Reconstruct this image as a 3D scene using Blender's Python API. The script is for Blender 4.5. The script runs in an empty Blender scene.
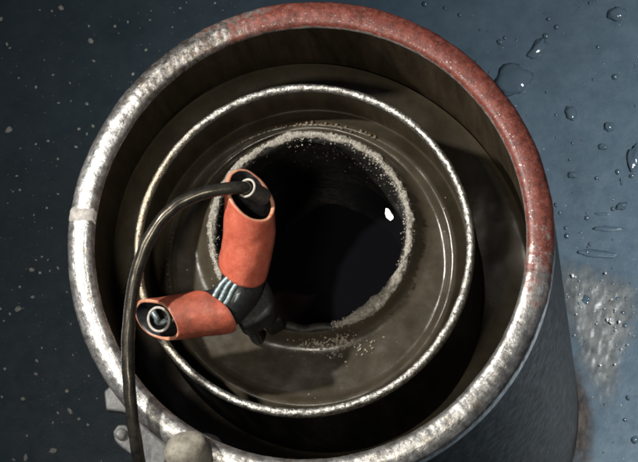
import bpy, bmesh, math, random
from mathutils import Vector, Matrix, noise

random.seed(7)
scene = bpy.context.scene
COL = scene.collection

# ------------------------------------------------------------------ camera
# the pipe axis is world Z, the cut top of the outer pipe is z = 0, metres
TILT = math.radians(15.0)
CDIR = Vector((math.sin(TILT) * 0.36, -math.sin(TILT) * 0.933, math.cos(TILT))).normalized()
DIST = 3.8
FPX = 953.0 * DIST                      # focal length in photo pixels (638 wide)
AIM = Vector((0.0110, 0.0085, 0.0))
CAM = AIM + CDIR * DIST
FWD = -CDIR
RIGHT = FWD.cross(Vector((0, 1, 0))).normalized()
UP = RIGHT.cross(FWD).normalized()
cd = bpy.data.cameras.new('camera'); cam = bpy.data.objects.new('camera', cd); COL.objects.link(cam)
cam.matrix_world = Matrix(((RIGHT.x, UP.x, CDIR.x, CAM.x), (RIGHT.y, UP.y, CDIR.y, CAM.y),
                           (RIGHT.z, UP.z, CDIR.z, CAM.z), (0, 0, 0, 1)))
cd.sensor_width = 36.0; cd.lens = 36.0 * FPX / 638.0
cd.clip_start = 0.05; cd.clip_end = 200
scene.camera = cam

# ------------------------------------------------------------------ light
world = bpy.data.worlds.new('World'); scene.world = world; world.use_nodes = True
wb = world.node_tree.nodes['Background']
wb.inputs[0].default_value = (0.75, 0.85, 1.0, 1); wb.inputs[1].default_value = 0.048

def lamp(name, loc, target, power, size, color, cone=None, blend=0.5):
    if cone:
        l = bpy.data.lights.new(name, 'SPOT'); l.spot_size = math.radians(cone); l.spot_blend = blend
        l.shadow_soft_size = size
    else:
        l = bpy.data.lights.new(name, 'AREA'); l.shape = 'DISK'; l.size = size
    l.energy = power; l.color = color
    o = bpy.data.objects.new(name, l); COL.objects.link(o)
    o.location = loc
    o.rotation_euler = (Vector(target) - Vector(loc)).to_track_quat('-Z', 'Y').to_euler()
    return o

KEY = Vector((-1.45, 0.55, 1.85))
SIDE = Vector((1.30, 0.02, 1.10))
HEAD = Vector((-0.30, -0.85, 2.80))
lamp('flood_lamp_key', KEY, (0.02, -0.02, -0.05), 255, 0.05, (1.0, 0.97, 0.92), 18, 0.6)
lamp('flood_lamp_side', SIDE, (0.66, 0.07, -0.95), 290, 0.16, (0.90, 0.96, 1.0), 48, 1.0)
lamp('flood_lamp_head', HEAD, (0.0, 0.02, -0.1), 98, 0.14, (1.0, 0.93, 0.80), 26, 0.9)

vs = scene.view_settings
vs.view_transform = 'Standard'; vs.look = 'None'; vs.exposure = 0.42; vs.gamma = 1.0
vs.use_curve_mapping = False

def at(px, py, z):
    """photo pixel -> the real point at height z"""
    d = FWD * FPX + RIGHT * (px - 319.0) + UP * (231.0 - py)
    return CAM + d * ((z - CAM.z) / d.z)

# ------------------------------------------------------------------ materials
class NT:
    def __init__(s, name):
        s.m = bpy.data.materials.new(name); s.m.use_nodes = True
        s.t = s.m.node_tree; s.n = s.t.nodes; s.b = s.n['Principled BSDF']
        s.co = s.n.new('ShaderNodeTexCoord').outputs['Object']
    def link(s, a, b): s.t.links.new(a, b)
    def noise(s, scale, detail=6, rough=0.6, dist=0.0, vec=None):
        n = s.n.new('ShaderNodeTexNoise'); n.inputs['Scale'].default_value = scale
        n.inputs['Detail'].default_value = detail; n.inputs['Roughness'].default_value = rough
        n.inputs['Distortion'].default_value = dist
        s.link(vec or s.co, n.inputs['Vector']); return n.outputs['Fac']
    def voro(s, scale, vec=None):
        n = s.n.new('ShaderNodeTexVoronoi'); n.inputs['Scale'].default_value = scale
        s.link(vec or s.co, n.inputs['Vector']); return n.outputs['Distance']
    def ramp(s, f, *stops):
        n = s.n.new('ShaderNodeValToRGB'); e = n.color_ramp.elements
        while len(e) < len(stops): e.new(0.5)
        for el, (p, c) in zip(e, stops):
            el.position = p
            if not isinstance(c, tuple): c = (c, c, c)
            el.color = (*c[:3], 1)
        s.link(f, n.inputs[0]); return n.outputs[0]
    def mix(s, f, a, b):
        n = s.n.new('ShaderNodeMix'); n.data_type = 'RGBA'
        for v, k in ((f, 0), (a, 6), (b, 7)):
            if hasattr(v, 'links') or hasattr(v, 'is_output'): s.link(v, n.inputs[k])
            elif k == 0: n.inputs[0].default_value = v
            else: n.inputs[k].default_value = (*v, 1) if isinstance(v, tuple) else (v, v, v, 1)
        return n.outputs[2]
    def math(s, op, a, b=0.0, clamp=False):
        n = s.n.new('ShaderNodeMath'); n.operation = op; n.use_clamp = clamp
        for v, k in ((a, 0), (b, 1)):
            if hasattr(v, 'is_output'): s.link(v, n.inputs[k])
            else: n.inputs[k].default_value = v
        return n.outputs[0]
    def bump(s, h, strength=0.3, dist=0.001, prev=None):
        n = s.n.new('ShaderNodeBump'); n.inputs['Strength'].default_value = strength
        n.inputs['Distance'].default_value = dist; s.link(h, n.inputs['Height'])
        if prev: s.link(prev, n.inputs['Normal'])
        s.link(n.outputs[0], s.b.inputs['Normal']); return n.outputs[0]
    def set(s, **k):
        for key, v in k.items():
            i = s.b.inputs[{'col': 'Base Color', 'rough': 'Roughness', 'metal': 'Metallic', 'spec': 'Specular IOR Level',
                            'coat': 'Coat Weight', 'coat_rough': 'Coat Roughness', 'trans': 'Transmission Weight', 'ior': 'IOR', 'sss': 'Subsurface Weight'}[key]]
            if hasattr(v, 'is_output'): s.link(v, i)
            elif isinstance(v, tuple): i.default_value = (*v, 1)
            else: i.default_value = v
        return s
    def angle_mask(s, centre, half, soft, wobble=0.5, wscale=40):
        """1 inside an arc of the ring (angles in degrees), ragged ends"""
        sep = s.n.new('ShaderNodeSeparateXYZ'); s.link(s.co, sep.inputs[0])
        c, sn = math.cos(math.radians(centre)), math.sin(math.radians(centre))
        u = s.math('ADD', s.math('MULTIPLY', sep.outputs[0], c), s.math('MULTIPLY', sep.outputs[1], sn))
        v = s.math('SUBTRACT', s.math('MULTIPLY', sep.outputs[1], c), s.math('MULTIPLY', sep.outputs[0], sn))
        a = s.math('ABSOLUTE', s.math('ARCTAN2', v, u))
        w = s.math('MULTIPLY', s.math('SUBTRACT', s.noise(wscale, 5, 0.65), 0.5), wobble)
        d = s.math('SUBTRACT', math.radians(half), s.math('ADD', a, w))
        return s.math('DIVIDE', s.math('ADD', d, math.radians(soft) / 2), math.radians(soft), clamp=True)

def m_outer_rim():
    s = NT('ground_steel_and_red_paint')
    red = s.angle_mask(50, 57, 62, 0.12, 40)
    red = s.ramp(s.math('ADD', s.math('MULTIPLY', red, 0.62), s.math('MULTIPLY', s.noise(75, 8, 0.78), 0.9)), (0.66, 0.0), (0.80, 1.0))
    # chips of bare metal inside the paint and along the inner edge
    sep = s.n.new('ShaderNodeSeparateXYZ'); s.link(s.co, sep.inputs[0])
    rad = s.math('SQRT', s.math('ADD', s.math('MULTIPLY', sep.outputs[0], sep.outputs[0]), s.math('MULTIPLY', sep.outputs[1], sep.outputs[1])))
    edge = s.math('DIVIDE', s.math('SUBTRACT', s.math('ADD', rad, s.math('MULTIPLY', s.noise(160, 6, 0.7), 0.006)), 0.2312), 0.0012, clamp=True)
    chips = s.ramp(s.noise(420, 4, 0.7), (0.60, 1.0), (0.66, 0.0))
    red = s.math('MULTIPLY', s.math('MULTIPLY', red, edge), chips)
    steel = s.ramp(s.noise(95, 8, 0.68), (0.32, (0.20, 0.19, 0.18)), (0.5, (0.48, 0.47, 0.455)), (0.70, (0.80, 0.79, 0.76)))
    steel = s.mix(s.ramp(s.noise(60, 5, 0.7), (0.55, 0.0), (0.70, 0.6)), steel, (0.26, 0.20, 0.12))
    grime = s.math('MULTIPLY', s.angle_mask(122, 22, 16, 0.7, 50), s.ramp(s.noise(170, 6, 0.75), (0.40, 1.0), (0.58, 0.15)))
    steel = s.mix(s.math('MULTIPLY', grime, 0.9), steel, (0.13, 0.095, 0.065))
    pits = s.ramp(s.noise(330, 5, 0.75), (0.33, 0.7), (0.40, 0.0))
    steel = s.mix(pits, steel, (0.09, 0.085, 0.08))
    paint = s.ramp(s.noise(130, 7, 0.7), (0.3, (0.060, 0.020, 0.014)), (0.5, (0.175, 0.045, 0.032)), (0.74, (0.32, 0.10, 0.075)))
    col = s.mix(red, steel, paint)
    rough = s.mix(red, s.ramp(s.noise(240, 6, 0.7), (0.3, 0.20), (0.7, 0.48)), 0.42)
    s.set(col=col, rough=rough, metal=s.math('SUBTRACT', 0.85, s.math('MULTIPLY', red, 0.85)), spec=0.5)
    cv = s.n.new('ShaderNodeCombineXYZ')
    s.link(s.math('MULTIPLY', s.math('ARCTAN2', sep.outputs[1], sep.outputs[0]), 0.03), cv.inputs[0]); s.link(rad, cv.inputs[1]); s.link(sep.outputs[2], cv.inputs[2])
    b = s.bump(s.noise(75, 5, 0.6), 0.22, 0.003)
    b = s.bump(s.noise(420, 5, 0.65, 0.3, cv.outputs[0]), 0.35, 0.0009, b)
    s.bump(s.noise(480, 4, 0.7), 0.35, 0.0006, b)
    return s.m

def m_middle_rim():
    s = NT('cut_casing_edge')
    steel = s.ramp(s.noise(230, 7, 0.75), (0.36, (0.09, 0.075, 0.05)), (0.48, (0.42, 0.41, 0.38)), (0.64, (0.88, 0.87, 0.84)))
    tan = s.angle_mask(178, 40, 25, 0.6, 50)
    steel = s.mix(s.math('MULTIPLY', tan, 0.6), steel, (0.42, 0.34, 0.20))
    s.set(col=steel, metal=0.85, rough=s.ramp(s.noise(300, 5, 0.7), (0.3, 0.2), (0.7, 0.45)))
    b = s.bump(s.noise(260, 4, 0.6), 0.4, 0.002)
    s.bump(s.noise(520, 3, 0.7), 0.6, 0.0009, b)
    return s.m

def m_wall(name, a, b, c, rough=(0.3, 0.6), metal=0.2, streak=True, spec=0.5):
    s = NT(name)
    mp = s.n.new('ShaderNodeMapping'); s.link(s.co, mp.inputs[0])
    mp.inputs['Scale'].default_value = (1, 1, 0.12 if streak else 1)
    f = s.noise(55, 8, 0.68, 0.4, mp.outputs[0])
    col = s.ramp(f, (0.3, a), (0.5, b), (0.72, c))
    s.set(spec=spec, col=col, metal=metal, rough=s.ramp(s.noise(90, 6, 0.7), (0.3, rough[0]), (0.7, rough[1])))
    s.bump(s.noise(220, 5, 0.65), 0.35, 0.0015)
    return s.m

def m_simple(name, a, b, scale=120, rough=(0.4, 0.7), metal=0.0, bump=0.3, bscale=400, coat=0.0, det=6):
    s = NT(name)
    s.set(col=s.ramp(s.noise(scale, det, 0.68), (0.34, a), (0.68, b)), metal=metal, coat=coat, coat_rough=0.2,
          rough=s.ramp(s.noise(scale * 1.7, 5, 0.7), (0.3, rough[0]), (0.7, rough[1])))
    if bump: s.bump(s.noise(bscale, 5, 0.65), bump, 0.001)
    return s.m

def m_floor():
    s = NT('wet_slate_blue_sheet')
    big = s.noise(2.2, 5, 0.55)
    mid = s.noise(22, 8, 0.65, 0.3)
    col = s.ramp(mid, (0.28, (0.040, 0.064, 0.084)), (0.5, (0.054, 0.083, 0.107)), (0.75, (0.070, 0.102, 0.128)))
    col = s.mix(s.ramp(big, (0.4, 0.0), (0.65, 0.35)), col, (0.044, 0.060, 0.072))
    flecks = s.ramp(s.noise(420, 3, 0.6), (0.70, 0.0), (0.76, 0.35))
    col = s.mix(flecks, col, (0.22, 0.24, 0.24))
    s.set(col=col, rough=s.ramp(s.noise(60, 6, 0.7), (0.3, 0.26), (0.7, 0.46)), spec=0.5)
    b = s.bump(s.noise(9, 3, 0.5), 0.25, 0.01)
    s.bump(s.noise(260, 4, 0.6), 0.16, 0.0012, b)
    return s.m

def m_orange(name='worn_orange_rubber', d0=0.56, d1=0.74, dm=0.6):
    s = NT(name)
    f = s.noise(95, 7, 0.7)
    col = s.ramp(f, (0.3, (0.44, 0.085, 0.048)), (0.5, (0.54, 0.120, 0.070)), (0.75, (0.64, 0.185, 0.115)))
    dirt_shade = s.ramp(s.noise(34, 7, 0.72), (d0, 0.0), (d1, dm))  # dirt patches; the heavier setting paints shade onto the lower sleeve
    col = s.mix(dirt_shade, col, (0.16, 0.050, 0.030))
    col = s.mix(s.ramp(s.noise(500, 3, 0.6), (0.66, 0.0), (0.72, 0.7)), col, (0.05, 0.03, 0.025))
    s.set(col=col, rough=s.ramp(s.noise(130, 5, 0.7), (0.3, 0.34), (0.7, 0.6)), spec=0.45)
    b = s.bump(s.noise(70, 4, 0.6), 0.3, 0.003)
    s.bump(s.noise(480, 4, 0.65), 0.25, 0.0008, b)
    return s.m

def m_liquid():
    s = NT('black_oily_liquid'); s.set(col=(0.004, 0.004, 0.005), rough=0.05, spec=0.12); return s.m

def m_drop():
    s = NT('clear_water'); s.set(col=(0.058, 0.082, 0.100), rough=0.09, spec=0.6); return s.m

def m_cable():
    s = NT('worn_glossy_black_cable')
    s.set(col=s.ramp(s.noise(90, 6, 0.7), (0.35, (0.010, 0.010, 0.010)), (0.7, (0.034, 0.030, 0.024))), rough=s.ramp(s.noise(160, 5, 0.7), (0.3, 0.20), (0.7, 0.34)), spec=0.6)
    s.b.inputs['Specular Tint'].default_value = (1.0, 0.90, 0.72, 1)
    s.bump(s.noise(500, 4, 0.6), 0.12, 0.0006)
    return s.m

M = dict(cable=m_cable(),
    rim=m_outer_rim(), rim2=m_middle_rim(), floor=m_floor(), orange=m_orange(), orange2=m_orange('shaded_orange_rubber', 0.34, 0.62, 0.85), liquid=m_liquid(), drop=m_drop(),
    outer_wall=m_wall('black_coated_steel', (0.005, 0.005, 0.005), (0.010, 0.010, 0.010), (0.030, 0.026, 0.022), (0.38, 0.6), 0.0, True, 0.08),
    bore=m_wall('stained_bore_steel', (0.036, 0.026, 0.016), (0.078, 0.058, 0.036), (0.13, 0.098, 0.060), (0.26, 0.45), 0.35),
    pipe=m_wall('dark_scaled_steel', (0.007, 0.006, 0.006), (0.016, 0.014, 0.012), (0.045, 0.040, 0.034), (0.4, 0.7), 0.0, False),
    fill=m_simple('olive_brown_settled_mud', (0.036, 0.029, 0.019), (0.064, 0.053, 0.036), 26, (0.16, 0.36), 0.0, 0.12, 200),
    crumb2=m_simple('brownish_crumbs', (0.13, 0.10, 0.07), (0.50, 0.45, 0.36), 260, (0.4, 0.7), 0.0, 0.4, 700),
    lip=m_simple('scuffed_orange_edge', (0.55, 0.20, 0.11), (0.78, 0.42, 0.28), 200, (0.3, 0.55), 0.0, 0.3, 600),
    ochre=m_simple('ochre_scale', (0.09, 0.065, 0.036), (0.17, 0.125, 0.075), 120, (0.3, 0.5)),
    crust=m_simple('pale_grey_scale_crust', (0.13, 0.11, 0.085), (0.56, 0.53, 0.46), 420, (0.3, 0.7), 0.0, 1.0, 800),
    crumb=m_simple('pale_crumbs', (0.24, 0.20, 0.15), (0.74, 0.71, 0.64), 260, (0.3, 0.7), 0.0, 0.4, 700),
    black=m_simple('black_rubber', (0.012, 0.012, 0.013), (0.034, 0.034, 0.036), 160, (0.26, 0.42), 0.0, 0.18, 600),
    dark=m_simple('dark_grey_cast_iron', (0.007, 0.007, 0.0065), (0.020, 0.019, 0.017), 130, (0.45, 0.75), 0.1, 0.5, 380),
    hose=m_simple('grey_inner_hose', (0.035, 0.034, 0.034), (0.10, 0.097, 0.092), 200, (0.25, 0.5), 0.0, 0.3, 500),
    ferrule=m_simple('pale_hose_edge', (0.34, 0.31, 0.27), (0.62, 0.58, 0.52), 260, (0.35, 0.6), 0.0, 0.3, 600),
    strand=m_simple('blue_grey_wire', (0.07, 0.095, 0.10), (0.30, 0.36, 0.37), 300, (0.3, 0.5), 0.6, 0.3, 900),
    tape=m_simple('grimy_white_tape', (0.24, 0.22, 0.20), (0.52, 0.49, 0.46), 140, (0.5, 0.8), 0.0, 0.4, 420),
    lug=m_simple('dull_galvanised_plate', (0.085, 0.088, 0.088), (0.19, 0.19, 0.185), 90, (0.4, 0.7), 0.2, 0.4, 330),
    concrete=m_simple('dusty_grey_rubber', (0.16, 0.145, 0.115), (0.34, 0.315, 0.26), 110, (0.6, 0.85), 0.0, 0.5, 420),
    mud=m_simple('grey_silt', (0.085, 0.088, 0.085), (0.20, 0.195, 0.178), 70, (0.22, 0.5), 0.0, 0.5, 200),
    rust=m_simple('brown_rust_scab', (0.020, 0.014, 0.010), (0.085, 0.058, 0.040), 60, (0.6, 0.9), 0.0, 0.7, 240),
    reflection=m_simple('glint_mirror', (0.9, 0.9, 0.95), (0.95, 0.95, 1.0), 100, (0.14, 0.20), 1.0, 0.0),
    fleck=m_simple('white_fleck', (0.35, 0.35, 0.33), (0.85, 0.84, 0.80), 300, (0.25, 0.5), 0.0, 0.2, 900),
)

# ------------------------------------------------------------------ mesh helpers
def link(name, me, mat=None, parent=None, smooth=True):
    if mat: me.materials.append(mat)
    if smooth:
        for p in me.polygons: p.use_smooth = True
    o = bpy.data.objects.new(name, me); COL.objects.link(o)
    if parent: o.parent = parent
    return o

def mesh(name, verts, faces, mat, parent=None, smooth=True):
    me = bpy.data.meshes.new(name); me.from_pydata([tuple(v) for v in verts], [], faces); me.update()
    return link(name, me, mat, parent, smooth)

def tag(o, label=None, cat=None, group=None, kind=None):
    for k, v in (('label', label), ('category', cat), ('group', group), ('kind', kind)):
        if v: o[k] = v
    return o

def empty(name, loc, label, cat, group=None):
    o = bpy.data.objects.new(name, None); COL.objects.link(o); o.location = loc
    o.empty_display_size = 0.05
    return tag(o, label, cat, group)

def lathe(name, prof, mat, parent=None, n=256, a0=0.0, a1=360.0, disp=None, close_prof=False, centre=(0, 0, 0)):
    """revolve (r,z) profile; disp(ang,k,r,z)->(dr,dz)"""
    full = abs(a1 - a0 - 360) < 1e-6
    m = n if full else n + 1
    V, F = [], []
    k = len(prof)
    for i in range(m):
        a = math.radians(a0 + (a1 - a0) * i / n); c, s = math.cos(a), math.sin(a)
        for j, (r, z) in enumerate(prof):
            dr, dz = disp(a, j, r, z) if disp else (0, 0)
            V.append((centre[0] + (r + dr) * c, centre[1] + (r + dr) * s, centre[2] + z + dz))
    for i in range(n):
        i2 = (i + 1) % m
        for j in range(k if close_prof else k - 1):
            j2 = (j + 1) % k
            F.append((i * k + j, i2 * k + j, i2 * k + j2, i * k + j2))
    if close_prof and not full:
        F.append(tuple(range(k))[::-1]); F.append(tuple((m - 1) * k + j for j in range(k)))
    return mesh(name, V, F, mat, parent)

def catmull(P, per=10):
    P = [Vector(p) for p in P]; out = []
    Q = [P[0] * 2 - P[1]] + P + [P[-1] * 2 - P[-2]]
    for i in range(1, len(Q) - 2):
        a, b, c, d = Q[i - 1:i + 3]
        for k in range(per):
            t = k / per
            out.append(0.5 * ((2 * b) + (c - a) * t + (2 * a - 5 * b + 4 * c - d) * t * t + (3 * b - a - 3 * c + d) * t ** 3))
    out.append(P[-1]); return out

def sweep(name, pts, r, mat, parent=None, n=20, origin=Vector((0, 0, 0)), caps=True, wob=0.0):
    V, F = [], []
    t0 = (pts[1] - pts[0]).normalized()
    e = t0.orthogonal().normalized()
    m = len(pts)
    for i, p in enumerate(pts):
        t = (pts[min(i + 1, m - 1)] - pts[max(i - 1, 0)]).normalized()
        e = (e - t * e.dot(t)).normalized(); f = t.cross(e)
        rr = r(i / (m - 1)) if callable(r) else r
        for k in range(n):
            a = 2 * math.pi * k / n
            q = p + (e * math.cos(a) + f * math.sin(a)) * rr
            if wob: q += Vector(noise.noise_vector(q * 60)) * wob
            V.append(q - origin)
    for i in range(m - 1):
        for k in range(n):
            k2 = (k + 1) % n
            F.append((i * n + k, i * n + k2, (i + 1) * n + k2, (i + 1) * n + k))
    if caps:
        F.append(tuple(range(n))[::-1]); F.append(tuple((m - 1) * n + k for k in range(n)))
    return mesh(name, V, F, mat, parent)

def blob_data(sub, sx, sy, sz, rough, seed, half=False):
    """lumpy pebble: verts, faces"""
    bm = bmesh.new(); bmesh.ops.create_icosphere(bm, subdivisions=sub, radius=1.0)
    V = []
    for v in bm.verts:
        d = 1 + rough * noise.noise(v.co * 1.6 + Vector((seed * 3.7, seed * 1.3, 0)))
        z = v.co.z * d
        if half and z < -0.1: z = -0.1
        V.append(Vector((v.co.x * d * sx, v.co.y * d * sy, z * sz)))
    bm.verts.index_update()
    F = [tuple(v.index for v in f.verts) for f in bm.faces]
    bm.free(); return V, F

class Bag:
    def __init__(s): s.V, s.F = [], []
    def add(s, V, F, loc, rot=0.0):
        b = len(s.V); c, sn = math.cos(rot), math.sin(rot)
        for v in V: s.V.append((v.x * c - v.y * sn + loc[0], v.x * sn + v.y * c + loc[1], v.z + loc[2]))
        for f in F: s.F.append(tuple(i + b for i in f))
    def build(s, name, mat, parent=None, smooth=True): return mesh(name, s.V, s.F, mat, parent, smooth)

def prism(name, outline, z0, z1, mat, parent, bevel=0.002, origin=Vector((0, 0, 0))):
    """outline: list of xy, extruded z0..z1, bevelled"""
    bm = bmesh.new()
    lo = [bm.verts.new((x - origin.x, y - origin.y, z0 - origin.z)) for x, y in outline]
    f = bm.faces.new(lo)
    r = bmesh.ops.extrude_face_region(bm, geom=[f])
    for v in r['geom']:
        if isinstance(v, bmesh.types.BMVert): v.co.z = z1 - origin.z
    bmesh.ops.recalc_face_normals(bm, faces=bm.faces)
    if bevel: bmesh.ops.bevel(bm, geom=list(bm.edges), offset=bevel, segments=3, affect='EDGES', profile=0.6)
    me = bpy.data.meshes.new(name); bm.to_mesh(me); bm.free()
    return link(name, me, mat, parent, True)

# ------------------------------------------------------------------ ground
FZ = -0.95
fl = mesh('floor', [(-30, -30, FZ), (30, -30, FZ), (30, 30, FZ), (-30, 30, FZ)], [(0, 1, 2, 3)], M['floor'], None, False)
tag(fl, 'dark slate blue wet floor sheet under the pipes', 'floor', kind='structure')

# ------------------------------------------------------------------ outer pipe
R1, W1 = 0.2575, 0.0295
outer = empty('outer_pipe', (0, 0, FZ), 'widest steel pipe with bright cut rim, red paint on its upper right', 'pipe')
outer.scale = (1, 1.025, 1)           # pulled slightly out of round
def rim_disp(a, j, r, z):
    p = Vector((math.cos(a) * 0.25, math.sin(a) * 0.25, j * 0.006))
    big = noise.noise(p * 9) * 0.0020
    sm = noise.noise(p * 45 + Vector((5, 0, 0))) * 0.0006
    fine = noise.noise(p * 190 + Vector((0, 9, 0))) * 0.0004
    w = 1.0 if 1 <= j <= 11 else 0.0
    return (sm + fine + big * 0.6) * w, (sm * 0.8 + fine) * w
H = -FZ
prof = [(R1, H - 0.030), (R1, H - 0.0120), (R1 - 0.0006, H - 0.0085), (R1 - 0.0022, H - 0.0062), (R1 - 0.0058, H - 0.0035),
        (R1 - 0.0100, H - 0.0012), (R1 - 0.0128, H - 0.0002), (R1 - 0.0160, H), (R1 - 0.0215, H - 0.0002),
        (R1 - 0.0258, H - 0.0010), (R1 - 0.0272, H - 0.0030), (R1 - W1, H - 0.0055), (R1 - W1, H - 0.0075)]
lathe('rim', prof, M['rim'], outer, 900, disp=rim_disp)
lathe('outer_wall', [(R1, H - 0.030), (R1, 0.3), (R1, 0.0)], M['outer_wall'], outer, 160)
lathe('bore', [(R1 - W1, H - 0.0075), (R1 - W1, H - 0.1), (R1 - W1, 0.0)][::-1], M['bore'], outer, 160)

# strip of tape folded over the rim
def rim_strip(name, mat, a_mid, half, lift, parent):
    base = prof[1:12]; V, F = [], []; N = 20; k = len(base)
    for i in range(N + 1):
        for j, (r, z) in enumerate(base):
            w = half * (1 + 0.55 * noise.noise(Vector((j * 0.55, 2.0 if i < N / 2 else 9.0, 0))))
            a = math.radians(a_mid - w + 2 * w * i / N)
            dr, dz = rim_disp(a, j + 1, r, z)
            up = lift * (1 + 0.8 * noise.noise(Vector((a * 90, j * 0.8, 3)))) * (0.3 + 0.7 * math.sin(math.pi * i / N) ** 0.5)
            r2 = r + dr + (up if j < 5 else (-up if j > 8 else 0))
            V.append((r2 * math.cos(a), r2 * math.sin(a), z + dz + up))
    for i in range(N):
        for j in range(k - 1): F.append((i * k + j, (i + 1) * k + j, (i + 1) * k + j + 1, i * k + j + 1))
    return mesh(name, V, F, mat, parent)
rim_strip('tape', M['tape'], 172.4, 1.6, 0.0006, outer)

# ------------------------------------------------------------------ middle pipe
Z2 = -0.045
c2 = at(303, 247.5, Z2)
R2, W2 = 0.1822, 0.0088
middle = empty('middle_pipe', (c2.x, c2.y, FZ), 'thin walled steel pipe nested between the widest pipe and the crusted inner one', 'pipe')
H2 = Z2 - FZ
def rim2_disp(a, j, r, z):
    p = Vector((math.cos(a) * 0.18, math.sin(a) * 0.18, j * 0.005))
    w = 1.0 if 1 <= j <= 7 else 0.0
    s = noise.noise(p * 70) * 0.0009 + noise.noise(p * 200) * 0.0005 + noise.noise(p * 12) * 0.0008
    return s * w, noise.noise(p * 90 + Vector((3, 3, 3))) * 0.0008 * w
prof2 = [(R2, H2 - 0.010), (R2, H2 - 0.005), (R2 - 0.0008, H2 - 0.0022), (R2 - 0.0024, H2 - 0.0006), (R2 - 0.0044, H2),
         (R2 - 0.0064, H2 - 0.0005), (R2 - 0.0081, H2 - 0.0020), (R2 - W2, H2 - 0.0040), (R2 - W2, H2 - 0.006)]
lathe('rim', prof2, M['rim2'], middle, 720, disp=rim2_disp)
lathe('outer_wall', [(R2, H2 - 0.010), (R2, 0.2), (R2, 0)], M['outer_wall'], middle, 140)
lathe('bore', [(R2 - W2, 0), (R2 - W2, H2 - 0.1), (R2 - W2, H2 - 0.006)], M['bore'], middle, 140)

# ------------------------------------------------------------------ inner pipe
Z3 = -0.105
c3 = at(310.5, 231, Z3)
R3, W3 = 0.1132, 0.0120
inner = empty('inner_pipe', (c3.x, c3.y, FZ), 'innermost dark pipe with a pale crusted broken rim and black bore', 'pipe')
H3 = Z3 - FZ
def d3(a, j, r, z):
    p = Vector((math.cos(a) * 0.11, math.sin(a) * 0.11, z))
    w = 1.0 if z > H3 - 0.02 else 0.15
    return noise.noise(p * 45) * 0.003 * w, (noise.noise(p * 30 + Vector((4, 1, 0))) * 0.004 + noise.noise(p * 110) * 0.0015) * w
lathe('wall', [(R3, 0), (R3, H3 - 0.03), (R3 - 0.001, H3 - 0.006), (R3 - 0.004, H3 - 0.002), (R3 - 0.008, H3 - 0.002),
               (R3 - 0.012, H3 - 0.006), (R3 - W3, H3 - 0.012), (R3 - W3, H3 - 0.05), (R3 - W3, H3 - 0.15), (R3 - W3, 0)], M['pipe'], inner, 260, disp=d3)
# crust: ragged ridge over most of the rim
def crust_disp(a, j, r, z):
    p = Vector((math.cos(a) * 0.11, math.sin(a) * 0.11, j * 0.004))
    n1 = noise.noise(p * 60); n2 = noise.noise(p * 150 + Vector((7, 0, 0))); n3 = noise.noise(p * 340)
    lo = noise.noise(Vector((math.cos(a), math.sin(a), 0)) * 2.2)
    ang = math.degrees(a)
    # fat at the lower right, thin at the right
    k = 0.92 + 0.75 * lo + 0.35 * noise.noise(Vector((math.cos(a), math.sin(a), 3)) * 7) + 0.75 * math.exp(-((ang + 45) / 20) ** 2) - 0.25 * math.exp(-((ang - 8) / 20) ** 2)
    s = (0.0024 * n1 + 0.0016 * n2 + 0.0010 * n3)
    mid = (r - (R3 - 0.0055))
    return mid * (k - 1) + s, (z - H3) * (k - 1) * 0.6 + 0.0022 * n2 + 0.0014 * n3
cp = []
for k in range(14):
    t = math.pi * 2 * k / 14
    cp.append((R3 - 0.0055 + 0.0044 * math.cos(t), H3 - 0.001 + 0.0040 * math.sin(t)))
lathe('crust', cp, M['crust'], inner, 900, -76, 212, disp=crust_disp, close_prof=True)
g = Bag(); rr = random.Random(3)
shapes = [blob_data(1, 1, rr.uniform(0.7, 1), rr.uniform(0.5, 0.9), 0.95, k) for k in range(8)]
for i in range(2600):
    a = math.radians(rr.uniform(-78, 214)); r = R3 - 0.0055 + rr.gauss(0, 0.0034)
    s = rr.uniform(0.0003, 0.0010)
    V, F = rr.choice(shapes); z = H3 + 0.0030 - abs(r - (R3 - 0.0055)) * 1.2
    g.add([v * s for v in V], F, (r * math.cos(a), r * math.sin(a), z + rr.uniform(-0.001, 0.0004)), rr.uniform(0, 6))
tag(g.build('crust_grains', M['crumb'], inner, False), kind='stuff')
# specks stuck on the bore's upper right wall
g = Bag()
for i in range(110):
    a = math.radians(min(140, max(5, rr.gauss(62, 26)))); z = H3 - 0.012 - abs(rr.gauss(0, 0.05)); r = R3 - W3
    s = rr.uniform(0.0003, 0.0009); V, F = rr.choice(shapes)
    g.add([v * s for v in V], F, (r * math.cos(a), r * math.sin(a), z), 0)
tag(g.build('bore_specks', M['crumb2'], inner), kind='stuff')

# black liquid standing in the bore: gently domed surface
ZL = -0.27
gl = at(389, 215, ZL)
V, F = [], []
NR, NA = 26, 96
for i in range(NR + 1):
    for k in range(NA):
        r = (R3 - W3 + 0.003) * i / NR; a = 2 * math.pi * k / NA
        x, y = c3.x + r * math.cos(a), c3.y + r * math.sin(a)
        V.append((x, y, ZL + noise.noise(Vector((x * 12, y * 12, 0))) * 0.002))
for i in range(NR):
    for k in range(NA):
        k2 = (k + 1) % NA; F.append((i * NA + k, (i + 1) * NA + k, (i + 1) * NA + k2, i * NA + k2))
lq = mesh('black_liquid', V, F, M['liquid'])
tag(lq, 'glossy black liquid deep in the innermost pipe', 'liquid', kind='structure')

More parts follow.
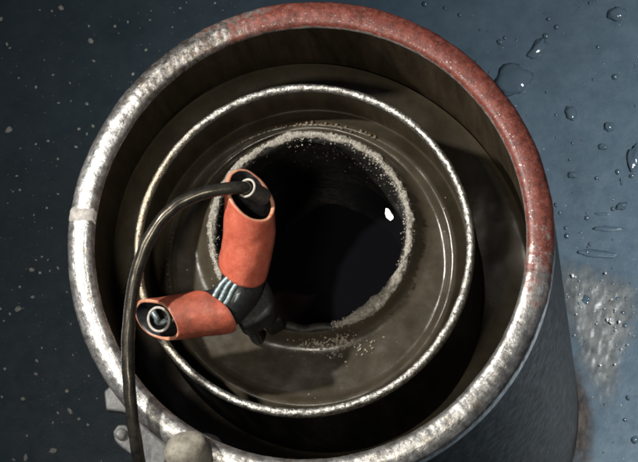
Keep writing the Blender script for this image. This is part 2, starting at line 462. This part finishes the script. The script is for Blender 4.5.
# made-up curved mirror piece, added to give the liquid its lamp glint
hv = ((HEAD - gl).normalized() + (CAM - gl).normalized()).normalized()
V, F = [], []
ex = (RIGHT * 0.45 - UP * 0.9); ex = (ex - hv * ex.dot(hv)).normalized(); ey = hv.cross(ex)
for i in range(9):
    for k in range(24):
        t = i / 8; a = 2 * math.pi * k / 24
        V.append(ex * math.cos(a) * t * 0.0070 + ey * math.sin(a) * t * 0.0036 * (1 + 0.3 * math.cos(a) + 0.12 * math.sin(3 * a)) - hv * (t * t * 0.00015))
for i in range(8):
    for k in range(24):
        k2 = (k + 1) % 24; F.append((i * 24 + k, (i + 1) * 24 + k, (i + 1) * 24 + k2, i * 24 + k2))
ch = mesh('added_glint', V, F, M['reflection']); ch.location = gl + Vector((0, 0, 0.004))
tag(ch, 'small brilliant white glint added on the black liquid', 'reflection')

# ------------------------------------------------------------------ settled mud in the two gaps
def ring_fill(name, ri, ci, ro, co, prof, label, seed):
    """annular sheet between two eccentric circles; prof(t)->z, t 0 inner..1 outer"""
    V, F = [], []; NA, NT_ = 240, 26
    for k in range(NA):
        a = 2 * math.pi * k / NA; c, s = math.cos(a), math.sin(a)
        pi = Vector((ci.x + ri * c, ci.y + ri * s)); po = Vector((co.x + ro * c, co.y + ro * s))
        for j in range(NT_ + 1):
            t = j / NT_; q = pi.lerp(po, t)
            z = prof(q) + noise.noise(Vector((q.x * 28, q.y * 28, seed))) * 0.0012 + noise.noise(Vector((q.x * 90, q.y * 90, seed))) * 0.0003
            V.append((q.x, q.y, z))
    for k in range(NA):
        k2 = (k + 1) % NA
        for j in range(NT_):
            F.append((k * (NT_ + 1) + j, k * (NT_ + 1) + j + 1, k2 * (NT_ + 1) + j + 1, k2 * (NT_ + 1) + j))
    return tag(mesh(name, V, F, M['fill']), label, 'mud')
C2 = Vector((c2.x, c2.y)); C3 = Vector((c3.x, c3.y))
ring_fill('settled_mud', R2 - 0.001, C2, R1 - W1 + 0.001, Vector((0, 0)), lambda q: -0.205 + q.y * 0.31 - q.x * 0.28 + 0.008 * math.exp(-max(0.0, R1 - W1 - q.length) / 0.005),
          'olive brown mud filling the gap inside the widest pipe', 1.0)
def step(q):
    d = (q - C2).length
    t = max(0.0, min(1.0, (d - 0.146) / 0.009)); t = t * t * (3 - 2 * t)
    u = max(0.0, min(1.0, (d - 0.158) / 0.014))
    e = max(0.0, 1 - ((q - C3).length - R3) / 0.018)
    return -0.120 + 0.010 * t - 0.012 * u + 0.013 * min(1, e) ** 2
ring_fill('settled_mud', R3 - 0.002, C3, R2 - W2 + 0.001, C2, step,
          'smooth brown mud ledge around the crusted inner pipe', 2.0)
# beads along the step
g = Bag()
for a0, a1, n_ in ((62, 122, 30), (166, 200, 16)):
    for i in range(n_):
        a = math.radians(a0 + (a1 - a0) * i / (n_ - 1) + rr.uniform(-0.4, 0.4)); r = 0.1535 + rr.gauss(0, 0.0012)
        x, y = C2.x + r * math.cos(a), C2.y + r * math.sin(a); s = rr.uniform(0.0011, 0.0023)
        V, F = blob_data(2, s, s * rr.uniform(0.7, 1.2), s * 0.9, 0.5, i)
        g.add(V, F, (x, y, step(Vector((x, y))) + s * 0.3))
bd = g.build('mud_beads', M['ochre'])
tag(bd, 'row of tiny round beads along the brown mud ledge', 'beads', kind='stuff')

# crumbs fallen off the crust below the hole
g = Bag()
def crumb_at(px, py, s, flat=0.7):
    V, F = rr.choice(shapes); p = at(px, py, -0.118)
    if (p.xy - C3).length < R3 + 0.002: return
    g.add([Vector((v.x * s, v.y * s, v.z * s * flat)) for v in V], F, (p.x, p.y, step(Vector((p.x, p.y))) + s * 0.4), rr.uniform(0, 6))
for i in range(150):
    crumb_at(rr.gauss(330, 22), rr.gauss(344, 8), rr.uniform(0.0005, 0.0015))
for i in range(60):
    crumb_at(rr.gauss(342, 7), rr.gauss(341, 2.5), rr.uniform(0.0008, 0.0019))
for i in range(40):
    crumb_at(rr.gauss(318, 6), rr.gauss(345, 2), rr.uniform(0.0007, 0.0016))
for i in range(50):
    crumb_at(rr.uniform(150, 460), rr.uniform(120, 400), rr.uniform(0.0004, 0.001))
tag(g.build('fallen_crumbs', M['crumb2'], None, False), 'pale crumbs scattered on the mud below the broken rim', 'crumbs', kind='stuff')

# ------------------------------------------------------------------ orange sleeved rope
tool_o = at(238, 300, -0.02)
tool = empty('rope_sling', tool_o, 'orange sleeved elbow of wire rope lying across the inner pipe rim', 'rope sling')
def sleeve(name, P0, P1, r0, r1, wall, cut0, cut1, mat, parent, squash=0.0, bend=0.0):
    """open tube P0->P1; cut(theta)-> shift along the axis in radii; theta 0 = image right-hand side, 90 = towards viewer"""
    u = (P1 - P0).normalized(); L = (P1 - P0).length
    e2 = (CDIR - u * CDIR.dot(u)).normalized(); e1 = u.cross(e2).normalized()
    if e1.dot(RIGHT) < 0 and abs(e1.dot(RIGHT)) > abs(e1.dot(UP)): e1 = -e1
    NA, NL = 56, 26; V, F = [], []
    def ring(t, shrink, lift=0.0):
        out = []
        for k in range(NA):
            th = 2 * math.pi * k / NA; r = r0 + (r1 - r0) * t
            s0, s1 = cut0(th) * r0, cut1(th) * r1
            s = (s0 + lift) * (1 - t) + (L + s1 - lift) * t
            rr_ = r - shrink
            q = P0 + u * s + e1 * math.cos(th) * rr_ * (1 + squash) + e2 * math.sin(th) * rr_ * (1 - squash)
            tt = max(0.0, min(1.0, s / L)); q += e1 * bend * 4 * tt * (1 - tt)
            q += Vector(noise.noise_vector(q * 38)) * 0.0016 + Vector(noise.noise_vector(q * 120)) * 0.0004
            out.append(q - tool_o)
        return out
    rings = [ring(i / NL, 0) for i in range(NL + 1)]
    rings += [ring(1, wall * 0.25, -0.0006), ring(1, wall * 0.75, -0.0006)]
    rings += [ring(1 - i / NL, wall) for i in range(NL + 1)]
    rings += [ring(0, wall * 0.75, -0.0008), ring(0, wall * 0.25, -0.0008)]
    n = len(rings)
    for q in rings: V += q
    for i in range(n):
        i2 = (i + 1) % n
        for k in range(NA):
            k2 = (k + 1) % NA; F.append((i * NA + k, i * NA + k2, i2 * NA + k2, i2 * NA + k))
    o = mesh(name, V, F, mat, parent)
    o.data.materials.append(M['black']); o.data.materials.append(M['lip'])
    for p in o.data.polygons:
        if NL + 3 <= p.index // NA <= 2 * NL + 2: p.material_index = 1
        elif p.index // NA > 2 * NL + 2 or p.index // NA in (NL, NL + 1, NL + 2): p.material_index = 2
    bm = bmesh.new(); bm.from_mesh(o.data); bmesh.ops.recalc_face_normals(bm, faces=bm.faces); bm.to_mesh(o.data); bm.free()
    return o, u, e1, e2
cos, sin = math.cos, math.sin
A0, A1 = at(249.5, 195, 0.048), at(243, 267, -0.004)
s1, u1, e11, e12 = sleeve('sleeve', A0, A1, 0.0262, 0.0272, 0.0042,
    lambda t: 0.45 * cos(t) + 0.55 * sin(t), lambda t: 0.22 * cos(t) + 0.36 * sin(t), M['orange'], tool, bend=0.0035)
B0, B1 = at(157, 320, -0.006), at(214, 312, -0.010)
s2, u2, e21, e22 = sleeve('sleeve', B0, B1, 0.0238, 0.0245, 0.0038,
    lambda t: 0.80 * sin(t) + 0.38 * cos(t), lambda t: 0.65 * sin(t) + 0.55 * cos(t), M['orange2'], tool)  # lower sleeve's shade is painted into its browner orange
# grey hose inside each sleeve, with its pale cut edge
def hose(P, u, back, r, wall, parent, off):
    a = P + off - u * 0.0 ; b = a + u * back
    o = sweep('inner_hose', [a.lerp(b, i / 8) for i in range(9)], r, M['hose'], parent, 28, tool_o, caps=False)
    i_ = sweep('inner_hose_bore', [a.lerp(b, i / 8) for i in range(9)], r - wall, M['black'], parent, 28, tool_o, caps=False)
    e2 = (CDIR - u * CDIR.dot(u)).normalized(); e1 = u.cross(e2)
    pts = [a + (e1 * cos(2 * math.pi * k / 32) + e2 * sin(2 * math.pi * k / 32)) * (r - wall / 2) for k in range(33)]
    sweep('hose_edge', pts, wall * 0.62, M['ferrule'], parent, 8, tool_o, caps=False)
HD = (RIGHT * 0.50 - UP * 0.30 + FWD * 0.80).normalized()
RP = at(247, 188, 0.060)                # where the cable enters its hose
hose(RP, HD, 0.030, 0.0104, 0.0022, s1, Vector((0, 0, 0)))
hose(B0 + u2 * 0.004, (u2 * 0.45 + FWD * 0.85).normalized(), 0.022, 0.0138, 0.0024, s2, -RIGHT * 0.002 + CDIR * 0.002)
# coil end glinting inside the lower sleeve
pp = B0 + u2 * 0.003 - RIGHT * 0.003
sweep('rope_end', catmull([pp + RIGHT * -0.004 + UP * 0.008 + CDIR * 0.004, pp + UP * 0.002 + CDIR * 0.006, pp + RIGHT * 0.004 - UP * 0.003 + CDIR * 0.003, pp + u2 * 0.03], 8), 0.0034, M['strand'], s2, 10, tool_o)

# black elbow joining the sleeves
mid = at(236, 300, -0.014)
path = catmull([A0.lerp(A1, 0.55), A0.lerp(A1, 0.85), at(242, 284, -0.012), at(232, 300, -0.016), at(220, 309, -0.015), B0.lerp(B1, 0.55)], 8)
elb = sweep('elbow', path, 0.0228, M['black'], tool, 32, tool_o)
# exposed wire strands on the elbow, side by side
lat = (RIGHT * 0.85 - UP * 0.53).normalized()
for k in range(4):
    f = -0.40 + k * 0.29
    pts = []
    for i in range(13):
        t = i / 12
        base = at(250 - 30 * t - 2, 266 + 42 * t - 2, -0.009 - 0.005 * t)
        sx = f * 0.0215 + 0.0010 * math.sin(t * 7 + k)
        h = math.sqrt(max(0, 0.0222 ** 2 - sx ** 2))
        pts.append(base + lat * sx + CDIR * (h - 0.0024 + 0.0012 * math.sin(math.pi * t)))
    sweep('strand', pts, 0.0034, M['strand'], elb, 12, tool_o, wob=0.0007)
# dark clamp body behind the elbow, reaching down to the mud ledge
def px(outl, z): return [(at(x, y, z).x, at(x, y, z).y) for x, y in outl]
cl = prism('clamp', px([(254, 290), (264, 276), (271, 288), (275, 303), (272, 316), (260, 323), (246, 331), (237, 325), (240, 312)], -0.025), -0.062, -0.020, M['dark'], tool, 0.007, tool_o)
prism('clamp_foot', px([(247, 328), (259, 324), (264, 335), (259, 342), (250, 340)], -0.1), -0.122, -0.060, M['dark'], cl, 0.005, tool_o)
prism('clamp_jaw', px([(260, 319), (274, 313), (284, 323), (268, 331)], -0.08), -0.110, -0.062, M['dark'], cl, 0.004, tool_o)

# ------------------------------------------------------------------ cable
pts = catmull([RP + HD * 0.026, RP + HD * 0.012, RP + HD * 0.002, at(236, 188, 0.066), at(212, 191, 0.069), at(186, 200, 0.068), at(165, 216, 0.066), at(149, 239, 0.060),
               at(138, 268, 0.054), at(131, 303, 0.048), at(128, 342, 0.042), at(129, 382, 0.034), at(133, 422, 0.020),
               at(139, 462, -0.005), at(147, 500, -0.05), at(156, 540, -0.14), at(160, 580, -0.30)], 10)
co_ = Vector((pts[-1].x, pts[-1].y, pts[-1].z))
cb = sweep('cable', pts, 0.0068, M['cable'], None, 28, co_, wob=0.0007)
cb.location = co_
tag(cb, 'black cable arching out of the orange sleeve and over the pipe rim', 'cable')

# ------------------------------------------------------------------ fittings on the lower left of the outer pipe
br = empty('clamp_bracket', at(135, 425, -0.05), 'grey plate bracket with two lugs on the lower left of the widest pipe', 'bracket')
bo = Vector(br.location)
zb = -0.035
bp = prism('plate', px([(143, 412), (152, 420), (172, 443), (186, 470), (160, 490), (140, 470), (132, 440), (128, 420)], zb), zb - 0.014, zb, M['lug'], br, 0.003, bo)
prism('lug', px([(104, 391), (112, 384), (122, 388), (134, 404), (138, 420), (124, 412), (106, 410)], zb - 0.02), zb - 0.034, zb - 0.02, M['lug'], br, 0.003, bo)
lg = prism('lug', px([(113, 432), (118, 425), (126, 425), (133, 432), (140, 455), (132, 455), (122, 448), (115, 441)], zb - 0.01), zb - 0.022, zb - 0.008, M['lug'], br, 0.003, bo)
bc = at(121, 434, zb - 0.006)
V, F = blob_data(3, 0.0065, 0.0065, 0.004, 0.12, 4)
b_ = Bag(); b_.add(V, F, bc - bo); b_.build('bolt', M['lug'], lg)
# round ended stub
P = [at(205, 500, -0.06), at(197, 478, -0.028), at(189, 456, 0.004), at(182, 436, 0.022)]
st_o = Vector(P[0])
st = empty('rounded_stub', st_o, 'dusty grey round ended rubber stub poking up at the bottom edge', 'stub')
pts = catmull(P, 12)
def rs(t):
    e = 1 - t
    return 0.0235 * math.sqrt(max(0.004, 1 - max(0, (t - 0.76) / 0.24) ** 2.4))
sweep('shaft', pts, rs, M['concrete'], st, 32, st_o, wob=0.0012)
lathe_c = at(200, 447, -0.012)
sweep('collar', catmull([at(206, 480, -0.05), at(203, 464, -0.03), at(199, 452, -0.014)], 8), 0.026, M['dark'], st, 28, st_o)

# ------------------------------------------------------------------ silt, rust at the pipe foot
def ragged(m, most):
    """thin out towards the ragged edge of the deposit (edge = stored vertex value)"""
    t = m.node_tree; n = t.nodes; l = t.links; b = n['Principled BSDF']
    at_ = n.new('ShaderNodeAttribute'); at_.attribute_name = 'cover'
    co = n.new('ShaderNodeTexCoord'); ns = n.new('ShaderNodeTexNoise'); ns.inputs['Scale'].default_value = 55
    ns.inputs['Detail'].default_value = 8; ns.inputs['Roughness'].default_value = 0.7
    l.new(co.outputs['Object'], ns.inputs['Vector'])
    ad = n.new('ShaderNodeMath'); ad.operation = 'ADD'; l.new(at_.outputs['Fac'], ad.inputs[0]); l.new(ns.outputs['Fac'], ad.inputs[1])
    mr = n.new('ShaderNodeMapRange'); mr.inputs[1].default_value = 0.70; mr.inputs[2].default_value = 1.45; mr.inputs[4].default_value = most
    l.new(ad.outputs[0], mr.inputs[0]); l.new(mr.outputs[0], b.inputs['Alpha'])
ragged(M['mud'], 0.85); ragged(M['rust'], 0.8)
def patch(name, outline, h, mat, label, cat, seed, z=FZ):
    """thin deposit; outline given at floor height"""
    P = [at(x, y, z) for x, y in outline]; c = sum(P, Vector()) / len(P)
    ring = catmull(P + [P[0]], 14)[:-1]
    pol = sorted((math.atan2(p.y - c.y, p.x - c.x), (p - c).length) for p in ring)
    def edge(a):
        for (a0, r0), (a1, r1) in zip(pol, pol[1:] + [(pol[0][0] + 2 * math.pi, pol[0][1])]):
            if a0 <= a <= a1: return r0 + (r1 - r0) * (a - a0) / max(1e-6, a1 - a0)
        return pol[0][1]
    x0, x1 = min(p.x for p in ring), max(p.x for p in ring); y0, y1 = min(p.y for p in ring), max(p.y for p in ring)
    N = 70; V, F, W, idx = [], [], [], {}
    for j in range(N + 1):
        for i in range(N + 1):
            q = Vector((x0 + (x1 - x0) * i / N, y0 + (y1 - y0) * j / N, 0))
            t = math.hypot(q.x - c.x, q.y - c.y) / max(1e-6, edge(math.atan2(q.y - c.y, q.x - c.x)))
            if t > 1.06: continue
            k = max(0.0, 1 - t ** 3); idx[i, j] = len(V)
            zz = h * k * (0.5 + 0.5 * noise.noise(Vector((q.x * 22, q.y * 22, seed))) + 0.45 * noise.noise(Vector((q.x * 80, q.y * 80, seed))) + 0.3 * noise.noise(Vector((q.x * 220, q.y * 220, seed))))
            V.append((q.x, q.y, z + 0.0012 + max(0.0, zz))); W.append(max(0.0, min(1.0, (1 - t) * 1.6)))
    for (i, j) in list(idx):
        qd = [(i, j), (i + 1, j), (i + 1, j + 1), (i, j + 1)]
        if all(k in idx for k in qd): F.append(tuple(idx[k] for k in qd))
    o = tag(mesh(name, V, F, mat), label, cat)
    a_ = o.data.attributes.new('cover', 'FLOAT', 'POINT')
    for i, w in enumerate(W): a_.data[i].value = w
    return o
patch('silt_patch', [(548, 255), (580, 250), (610, 262), (640, 275), (650, 300), (644, 335), (630, 365), (622, 410), (598, 425), (566, 345), (556, 310), (548, 282)], 0.0032, M['mud'],
      'pale grey silt patch on the floor right of the widest pipe', 'silt', 3.0)
patch('rust_scab', [(558, 336), (574, 346), (590, 378), (599, 408), (600, 440), (594, 485), (560, 485), (550, 430), (552, 385)], 0.005, M['rust'],
      'brown rust scab on the floor at the foot of the widest pipe', 'rust', 6.0, FZ + 0.003)

# ------------------------------------------------------------------ droplets on the floor
def drop(px_, py_, r, label, sy=1.0, rot=0.0, hgt=0.5, mat='drop', name='water_drop', cat='drop', rough=0.45, group='larger water drops on the blue floor'):
    p = at(px_, py_, FZ); k = r / 953.0 * 1.25
    V, F = blob_data(3, k, k * sy, k * hgt * 2 if r < 5 else k * hgt, rough, px_ * 0.1, True)
    b = Bag(); b.add(V, F, (0, 0, 0), rot); o = b.build(name, M[mat]); o.location = (p.x, p.y, FZ + k * 0.05 + 0.0006)
    return tag(o, label, cat, group)
drop(513, 80, 18, 'largest water drop, half hidden behind the red part of the rim', 0.9, 0.3, 0.35, rough=0.3)
drop(617, 14, 10, 'big round water drop near the top right corner', 0.75, 0, 0.5, rough=0.3)
drop(538, 48, 6, 'slanted elongated water drop above the largest drop', 2.2, -0.7, 0.5)
drop(571, 113, 5.5, 'small water drop right of the red rim and below the largest drop', 1.4, 0.2)
drop(609, 127, 5, 'round dark edged water drop right of the small pair', 1.0, 0)
drop(603, 147, 5, 'flat wide water drop just below the round dark edged one', 0.6, -0.2)
drop(573, 175, 5, 'flat water drop close to the red rim at mid height', 0.7, -0.3)
drop(634, 158, 6, 'bright ragged water drop at the right edge', 2.2, -0.2, 0.5, rough=0.5)
drop(622, 206, 6, 'cluster like water drop near the right edge above the long ridges', 0.6, 0.3, rough=0.5)
drop(586, 300, 5, 'brightest bead of water on the pale silt patch', 1.0, 0)
# low ridges: water runs with dark sides
for (x, y, L, rot, lab) in ((608, 229, 17, -0.05, 'upper of the two long water ridges right of the pipe'), (598, 254, 22, -0.12, 'lower of the two long water ridges right of the pipe'), (603, 214, 9, -0.05, 'short water ridge above the two long ones')):
    drop(x, y, L * 0.9, lab, 0.17, rot, 0.03, 'floor', 'ridge', 'ridge', 0.4, 'low ridges on the floor right of the pipe')
# many small drops on the lit side
g = Bag()
sm = [(549, 19, 3), (557, 27, 3), (546, 36, 3.2), (500, 42, 3), (505, 38, 2), (598, 47, 2), (615, 77, 3.5), (597, 178, 2.5), (618, 172, 3), (621, 180, 2), (570, 160, 2), (632, 176, 3),
      (587, 218, 2.5), (613, 209, 2.5), (567, 236, 3), (566, 228, 2), (587, 252, 2.5), (590, 244, 2), (575, 296, 3), (579, 304, 3), (571, 290, 2.5), (573, 303, 2), (623, 313, 3), (625, 326, 3), (617, 299, 2.5),
      (626, 299, 2.5), (613, 284, 2), (620, 350, 2), (628, 398, 3), (635, 440, 4), (625, 420, 2), (460, 15, 2), (445, 8, 2), (425, 4, 3), (590, 3, 2), (480, 30, 1.5), (560, 213, 2), (556, 205, 2.5)]
for i in range(90): sm.append((rr.uniform(470, 640), rr.uniform(-5, 465), rr.uniform(0.7, 1.6)))
for x, y, r in sm:
    p = at(x, y, FZ); k = r / 953 * 1.25
    V, F = blob_data(2, k, k * rr.uniform(0.6, 1.1), k * 0.8, 0.25, x, True); g.add(V, F, (p.x, p.y, FZ + k * 0.06 + 0.0005), rr.uniform(0, 3))
tag(g.build('small_drops', M['drop']), 'tiny water drops scattered over the lit right side of the floor', 'drops', kind='stuff')

# white beads and grit lying on the silt
g = Bag()
for i in range(44):
    x, y = (rr.gauss(590, 16), rr.gauss(305, 24)) if i % 2 else (rr.gauss(618, 10), rr.gauss(325, 22))
    p = at(x, y, FZ); k = min(3.2, 0.4 + rr.expovariate(1.6)) / 953
    if p.xy.length < R1 + 0.006: continue
    V, F = blob_data(2, k, k * rr.uniform(0.4, 1), k * 0.6, 0.95, x, True); g.add(V, F, (p.x, p.y, FZ + 0.0065), rr.uniform(0, 3))
tag(g.build('silt_grit', M['fleck']), 'white beads and grit lying on the grey silt patch', 'grit', kind='stuff')

# pale flecks on the darker side
def fleck(x, y, r, label, sy=0.75, rot=0.0):
    p = at(x, y, FZ); k = r / 953 * 1.25
    k *= 0.85
    V, F = blob_data(3, k, k * sy, k * 0.7, 0.5, x * 0.3 + y, True)
    b = Bag(); b.add(V, F, (0, 0, 0), rot); o = b.build('pale_fleck', M['fleck'], None); o.location = (p.x, p.y, FZ + k * 0.06 + 0.0005)
    return tag(o, label, 'fleck', 'larger pale flecks on the dark floor')
fleck(53, 451, 4.2, 'brightest oval white fleck near the bottom left corner', 0.75)
fleck(26, 458, 4.5, 'long upright pale fleck at the bottom edge beside the brightest one', 0.5, 1.5)
fleck(70, 411, 4.5, 'slanted pale fleck at the head of the short fleck trail', 0.5, -0.9)
fleck(91, 41, 3.6, 'bright fleck in the upper left, lower of a close pair', 0.8, -0.5)
fleck(61, 8, 3.4, 'bright fleck near the top edge on the left', 0.8, -0.4)
fleck(9, 130, 4.5, 'clumped pale fleck near the left edge above the middle', 0.8, 0.8)
fleck(32, 270, 3.4, 'bright fleck left of the rim at mid height', 0.7, 0)
fleck(18, 309, 4.0, 'tan fleck near the left edge below mid height', 0.8, 0.3)
fleck(23, 399, 3.0, 'yellowish fleck above the bottom left corner', 0.7, 0)
g = Bag()
fk = [(89, 26, 2), (94, 61, 2.6), (115, 26, 2), (128, 22, 2), (1, 19, 3), (7, 44, 2.4), (10, 48, 2), (36, 87, 2.4), (53, 75, 2), (19, 78, 1.6), (40, 10, 1.6), (52, 11, 1.6), (70, 83, 1.8),
      (48, 141, 2.2), (36, 144, 1.8), (17, 176, 2.2), (87, 104, 2.2), (93, 126, 2.6), (87, 134, 2.2), (79, 129, 2), (76, 147, 2.4), (59, 103, 2.2), (71, 101, 1.6), (58, 159, 1.8), (20, 190, 2), (58, 194, 2),
      (40, 273, 2), (50, 271, 2), (58, 268, 2.6), (48, 260, 1.8), (36, 260, 2), (42, 257, 1.6), (20, 287, 1.8), (33, 297, 2.4), (10, 314, 2.2), (4, 321, 1.6), (0, 309, 2.6), (37, 361, 2.6), (36, 374, 2.6), (5, 369, 2.2),
      (67, 391, 2.4), (58, 413, 2.4), (53, 423, 2.4), (79, 419, 2.2), (88, 425, 2.2), (2, 397, 2), (14, 460, 2.4), (27, 436, 1.8), (89, 376, 1.8), (71, 324, 1.8), (42, 348, 1.6), (73, 355, 1.6), (52, 228, 1.6), (34, 215, 1.6), (47, 208, 1.6),
      (146, 50, 2), (150, 20, 1.8), (180, 8, 2), (215, 3, 1.6), (133, 74, 2.2)]
for i in range(420): fk.append((rr.uniform(-10, 240), rr.uniform(-10, 470), min(1.5, 0.45 + rr.expovariate(4.0))))
for i in range(60): fk.append((rr.uniform(400, 640), rr.uniform(-10, 470), rr.uniform(0.4, 0.9)))
for x, y, r in fk:
    p = at(x, y, FZ); k = r / 953 * 1.25
    if (p.xy - Vector((0, 0))).length < R1 + 0.004: continue
    k *= 0.85
    V, F = blob_data(2 if r > 1.2 else 1, k, k * rr.uniform(0.5, 1), k * 0.6, 0.5, x + y, True); g.add(V, F, (p.x, p.y, FZ + k * 0.06 + 0.0004), rr.uniform(0, 3))
tag(g.build('floor_grit', M['fleck']), 'fine pale grit sprinkled over the dark floor', 'grit', kind='stuff')

scene.render.engine = 'CYCLES'
scene.cycles.filter_width = 2.2         # the soft optics of the photograph's small camera
